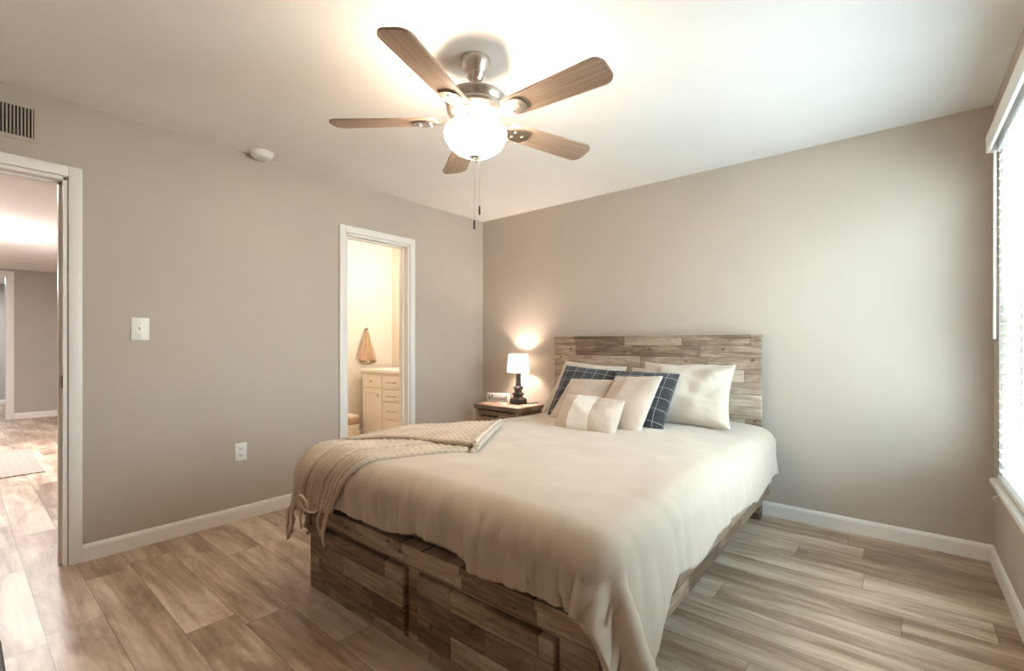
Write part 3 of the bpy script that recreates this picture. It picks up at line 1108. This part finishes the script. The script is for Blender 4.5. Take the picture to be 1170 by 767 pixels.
# ================================================================== WINDOW BLIND
by0, by1 = WIN[0] + .012, -.262
wb = thing('window_blind', 'white horizontal slat blind with valance over the right-hand window', 'window blind', (RW + .012, (by0 + by1) / 2, 0))
hb = (by1 - by0) / 2
v_ = MB().box(-.065, -.050, -hb - .02, hb + .018, 2.115, 2.20, .003)
v_.box(-.050, -.013, hb + .006, hb + .018, 2.115, 2.20).box(-.050, -.013, -hb - .02, -hb - .008, 2.115, 2.20)
v_.build('valance', M['plastic'], wb)
MB().box(-.024, .026, -hb, hb, 2.135, 2.185).build('headrail', M['plastic'], wb)
sl = MB()
z = .545
TILT = math.radians(-9)
while z < 2.125:
    pr_ = [(-.0255, 0.0), (-.013, .0022), (0, .003), (.013, .0022), (.0255, 0.0)]
    vs, n5 = [], 5
    for yy in (-hb, hb):
        for t_ in (0, .0028):
            for (px, pz) in pr_:
                cx_, cz_ = px, pz + t_
                vs.append((cx_ * math.cos(TILT) - cz_ * math.sin(TILT), yy, z + cx_ * math.sin(TILT) + cz_ * math.cos(TILT)))
    fs = []
    for k in range(4):
        fs += [(k, k + 1, 10 + k + 1, 10 + k), (5 + k, 15 + k, 15 + k + 1, 5 + k + 1)]
        fs += [(k, 5 + k, 5 + k + 1, k + 1), (10 + k, 10 + k + 1, 15 + k + 1, 15 + k)]
    fs += [(0, 10, 15, 5), (4, 9, 19, 14)]
    sl.add(vs, fs)
    z += .0475
sl.build('slat_stack', M['slat'], wb)
MB().box(-.026, .026, -hb, hb, .500, .522, .004).build('bottom_rail', M['plastic'], wb)
for yy in (hb - .10, 0, -hb + .10):
    MB().tube([(-.029, yy, .51), (-.029, yy, 2.14)], .0012, 6).tube([(.029, yy, .51), (.029, yy, 2.14)], .0012, 6).build('ladder_cord', M['plastic'], wb)
MB().tube([(-.036, hb - .006, 2.12), (-.037, hb - .005, 1.19)], .0055, 8).build('tilt_wand', M['plastic'], wb, True)
hk = MB().tube([(RW - .001, -.40, .445), (RW - .03, -.40, .447), (RW - .042, -.40, .438), (RW - .040, -.40, .425), (RW - .030, -.40, .420)], .0035, 8).build('cord_hook', M['plastic'], None, True)
tag(hk, 'tiny white hook under the window sill on the right wall', 'hook')

# ================================================================== BATHROOM
vx0, vx1, vy0, vy1 = -1.715, -.62, -.365, by
vn = thing('bathroom_vanity', 'cream bathroom vanity cabinet with white countertop seen through the narrow doorway', 'vanity', (vx0, vy0, 0))
VW, VD = vx1 - vx0, vy1 - vy0 - .005
MB().box(.012, VW - .012, .03, VD, .02, .822, .002).box(.03, VW - .03, .05, VD, 0, .02).build('body', M['vanity'], vn)
MB().box(-.008, VW + .008, 0.0, VD, .822, .862, .006).build('countertop', M['counter'], vn, True)


def front(kind, x0, x1, z0, z1, pull):
    f_ = MB()
    t_ = .018
    f_.box(x0, x1, .022, .031, z0, z1)
    if kind == 'door':
        f_.box(x0, x0 + .05, .014, .024, z0, z1, .002).box(x1 - .05, x1, .014, .024, z0, z1, .002)
        f_.box(x0 + .05, x1 - .05, .014, .024, z0, z0 + .05, .002).box(x0 + .05, x1 - .05, .014, .024, z1 - .05, z1, .002)
    else:
        f_.box(x0, x1, .014, .024, z0, z1, .003)
    p_ = f_.build(kind, M['vanity'], vn)
    xc, zc = (x0 + x1) / 2, (z0 + z1) / 2
    if pull == 'knob':
        if kind == 'door':
            xc, zc = x1 - .05, z1 - .07
        MB().lathe([(0, .024), (.013, .022), (.015, .016), (.007, .008), (.006, 0)], n=16).xform(Matrix.Translation((xc, .014, zc)) @ Matrix.Rotation(PI / 2, 4, 'X')).build('knob', M['nickel'], p_, True)
    else:
        MB().tube([(xc - .075, .014, zc), (xc - .07, -.010, zc), (xc + .07, -.010, zc), (xc + .075, .014, zc)], .006, 8).build('handle', M['nickel'], p_, True)


front('drawer', .030, .415, .645, .800, 'knob')
front('door', .030, .415, .070, .630, 'knob')
for z0, z1 in ((.645, .800), (.500, .630), (.300, .485), (.070, .285)):
    front('drawer', .440, .800, z0, z1, 'handle')
front('door', .815, VW - .03, .070, .800, 'knob')

tw = thing('hand_towel', 'tan towel hanging from a hook on the bathroom wall above the vanity', 'towel', (bx, -.245, 1.33))
nu, nv = 40, 40
uu, vv = np.meshgrid(np.linspace(0, 1, nu), np.linspace(0, 1, nv), indexing='ij')
for kk, (L, wd, off, xo) in enumerate(((.36, .15, -.015, .0), (.40, .13, .06, -.018))):
    wdt = .018 + wd * np.clip(vv, 0, 1) ** .9
    yy = off * vv + (uu - .5) * wdt * 2 * .75
    xx = .042 + xo + .016 * np.sin(uu * 14 + vv * 1.5 + kk) * vv ** .5
    zz = -L * vv - .02 * np.sin(uu * 3 + kk) * vv + .03 * (1 - 2 * np.abs(uu - .5)) * (1 - vv)
    mm = MB().grid(np.stack([xx, yy, zz], -1)).build('towel_cloth', M['towel'], tw, True, 180)
    mm.modifiers.new('thickness', 'SOLIDIFY').thickness = .006
MB().tube([(0, 0, .02), (.03, 0, .02), (.045, 0, .01), (.05, 0, .035)], .007, 8).build('wall_hook', M['bronze'], tw, True)

bn = thing('storage_bin', 'cream woven storage bin with tan rim on the bathroom floor left of the vanity', 'bin', (-1.63, -.62, 0))
MB().box(-.14, .14, -.14, .10, 0, .235, .012).build('basket_body', M['bin'], bn, True)
MB().box(-.146, .146, -.146, .106, .235, .31, .01).build('rim_cuff', M['towel'], bn, True)
MB().box(-.142, .142, -.142, .102, .305, .335, .012).build('lid', M['bin'], bn, True)

cp = thing('soap_dispenser', 'small cream soap bottle on the bathroom countertop at the door jamb', 'soap bottle', (-.83, -.18, .862))
MB().lathe([(0, 0), (.032, 0), (.034, .006), (.034, .075), (.026, .092), (.014, .098), (0, .098)], n=28).build('bottle', M['counter'], cp, True, 40)
MB().lathe([(.010, .098), (.010, .112), (.004, .114), (.004, .128), (.012, .130), (.012, .136), (0, .137)], n=16).build('pump', M['bronze'], cp, True, 40)
lamp('bath_vanity_light', 'POINT', (-.95, by - .20, 2.05), BATH_W * .6, (1.0, .87, .72), .12)
lamp('bath_ceiling_light', 'POINT', (-.75, -1.05, 2.30), BATH_W * .9, (1.0, .88, .75), .12)

# ================================================================== HALLWAY
rg = MB().box(-4.05, -2.60, -4.35, -3.02, 0.0, .010, .003).build('rug', M['rug'], None)
tag(rg, 'pale lattice-patterned rug on the hallway floor beyond the left doorway', 'rug')
dl = thing('recessed_light', 'round recessed downlight in the hallway ceiling', 'ceiling light', (-3.62, -2.94, HH))
MB().lathe([(.105, 0), (.105, -.006), (.088, -.008), (.084, -.002)], n=40).build('trim_ring', M['plastic'], dl, True)
MB().lathe([(0, -.004), (.086, -.004)], n=40).build('diffuser', M['downlight'], dl, True)
lamp('downlight_and_fill', 'AREA', (-3.62, -2.94, HH - .02), HALL_W * .65, (1.0, .96, .96), .2)
lamp('downlight_and_fill', 'AREA', (-1.4, -3.5, HH - .02), HALL_W * .14, (1.0, .96, .96), .2)  # added fill just inside the doorway, no downlight is built here
lamp('hall_fill_light', 'POINT', (-3.62, -3.6, HH - .45), HALL_W * .40, (1.0, .96, .96), .12)  # unseen fill hanging in mid-air, added to brighten the hallway ceiling

# ---- dark console cut off by the frame at the lower left
cs = thing('media_console', 'dark charcoal low console, only its end edge showing at bottom left', 'console', (1.66, -3.478, 0))
MB().box(0, .62, -.40, 0, .40, .445, .008).build('tabletop', M['console'], cs, True)
MB().box(.02, .60, -.38, -.02, .10, .40, .003).build('body', M['console'], cs)
for sx in (.03, .55):
    for sy in (-.37, -.07):
        MB().box(sx, sx + .04, sy, sy + .04, 0, .10, .003).build('leg', M['console'], cs)
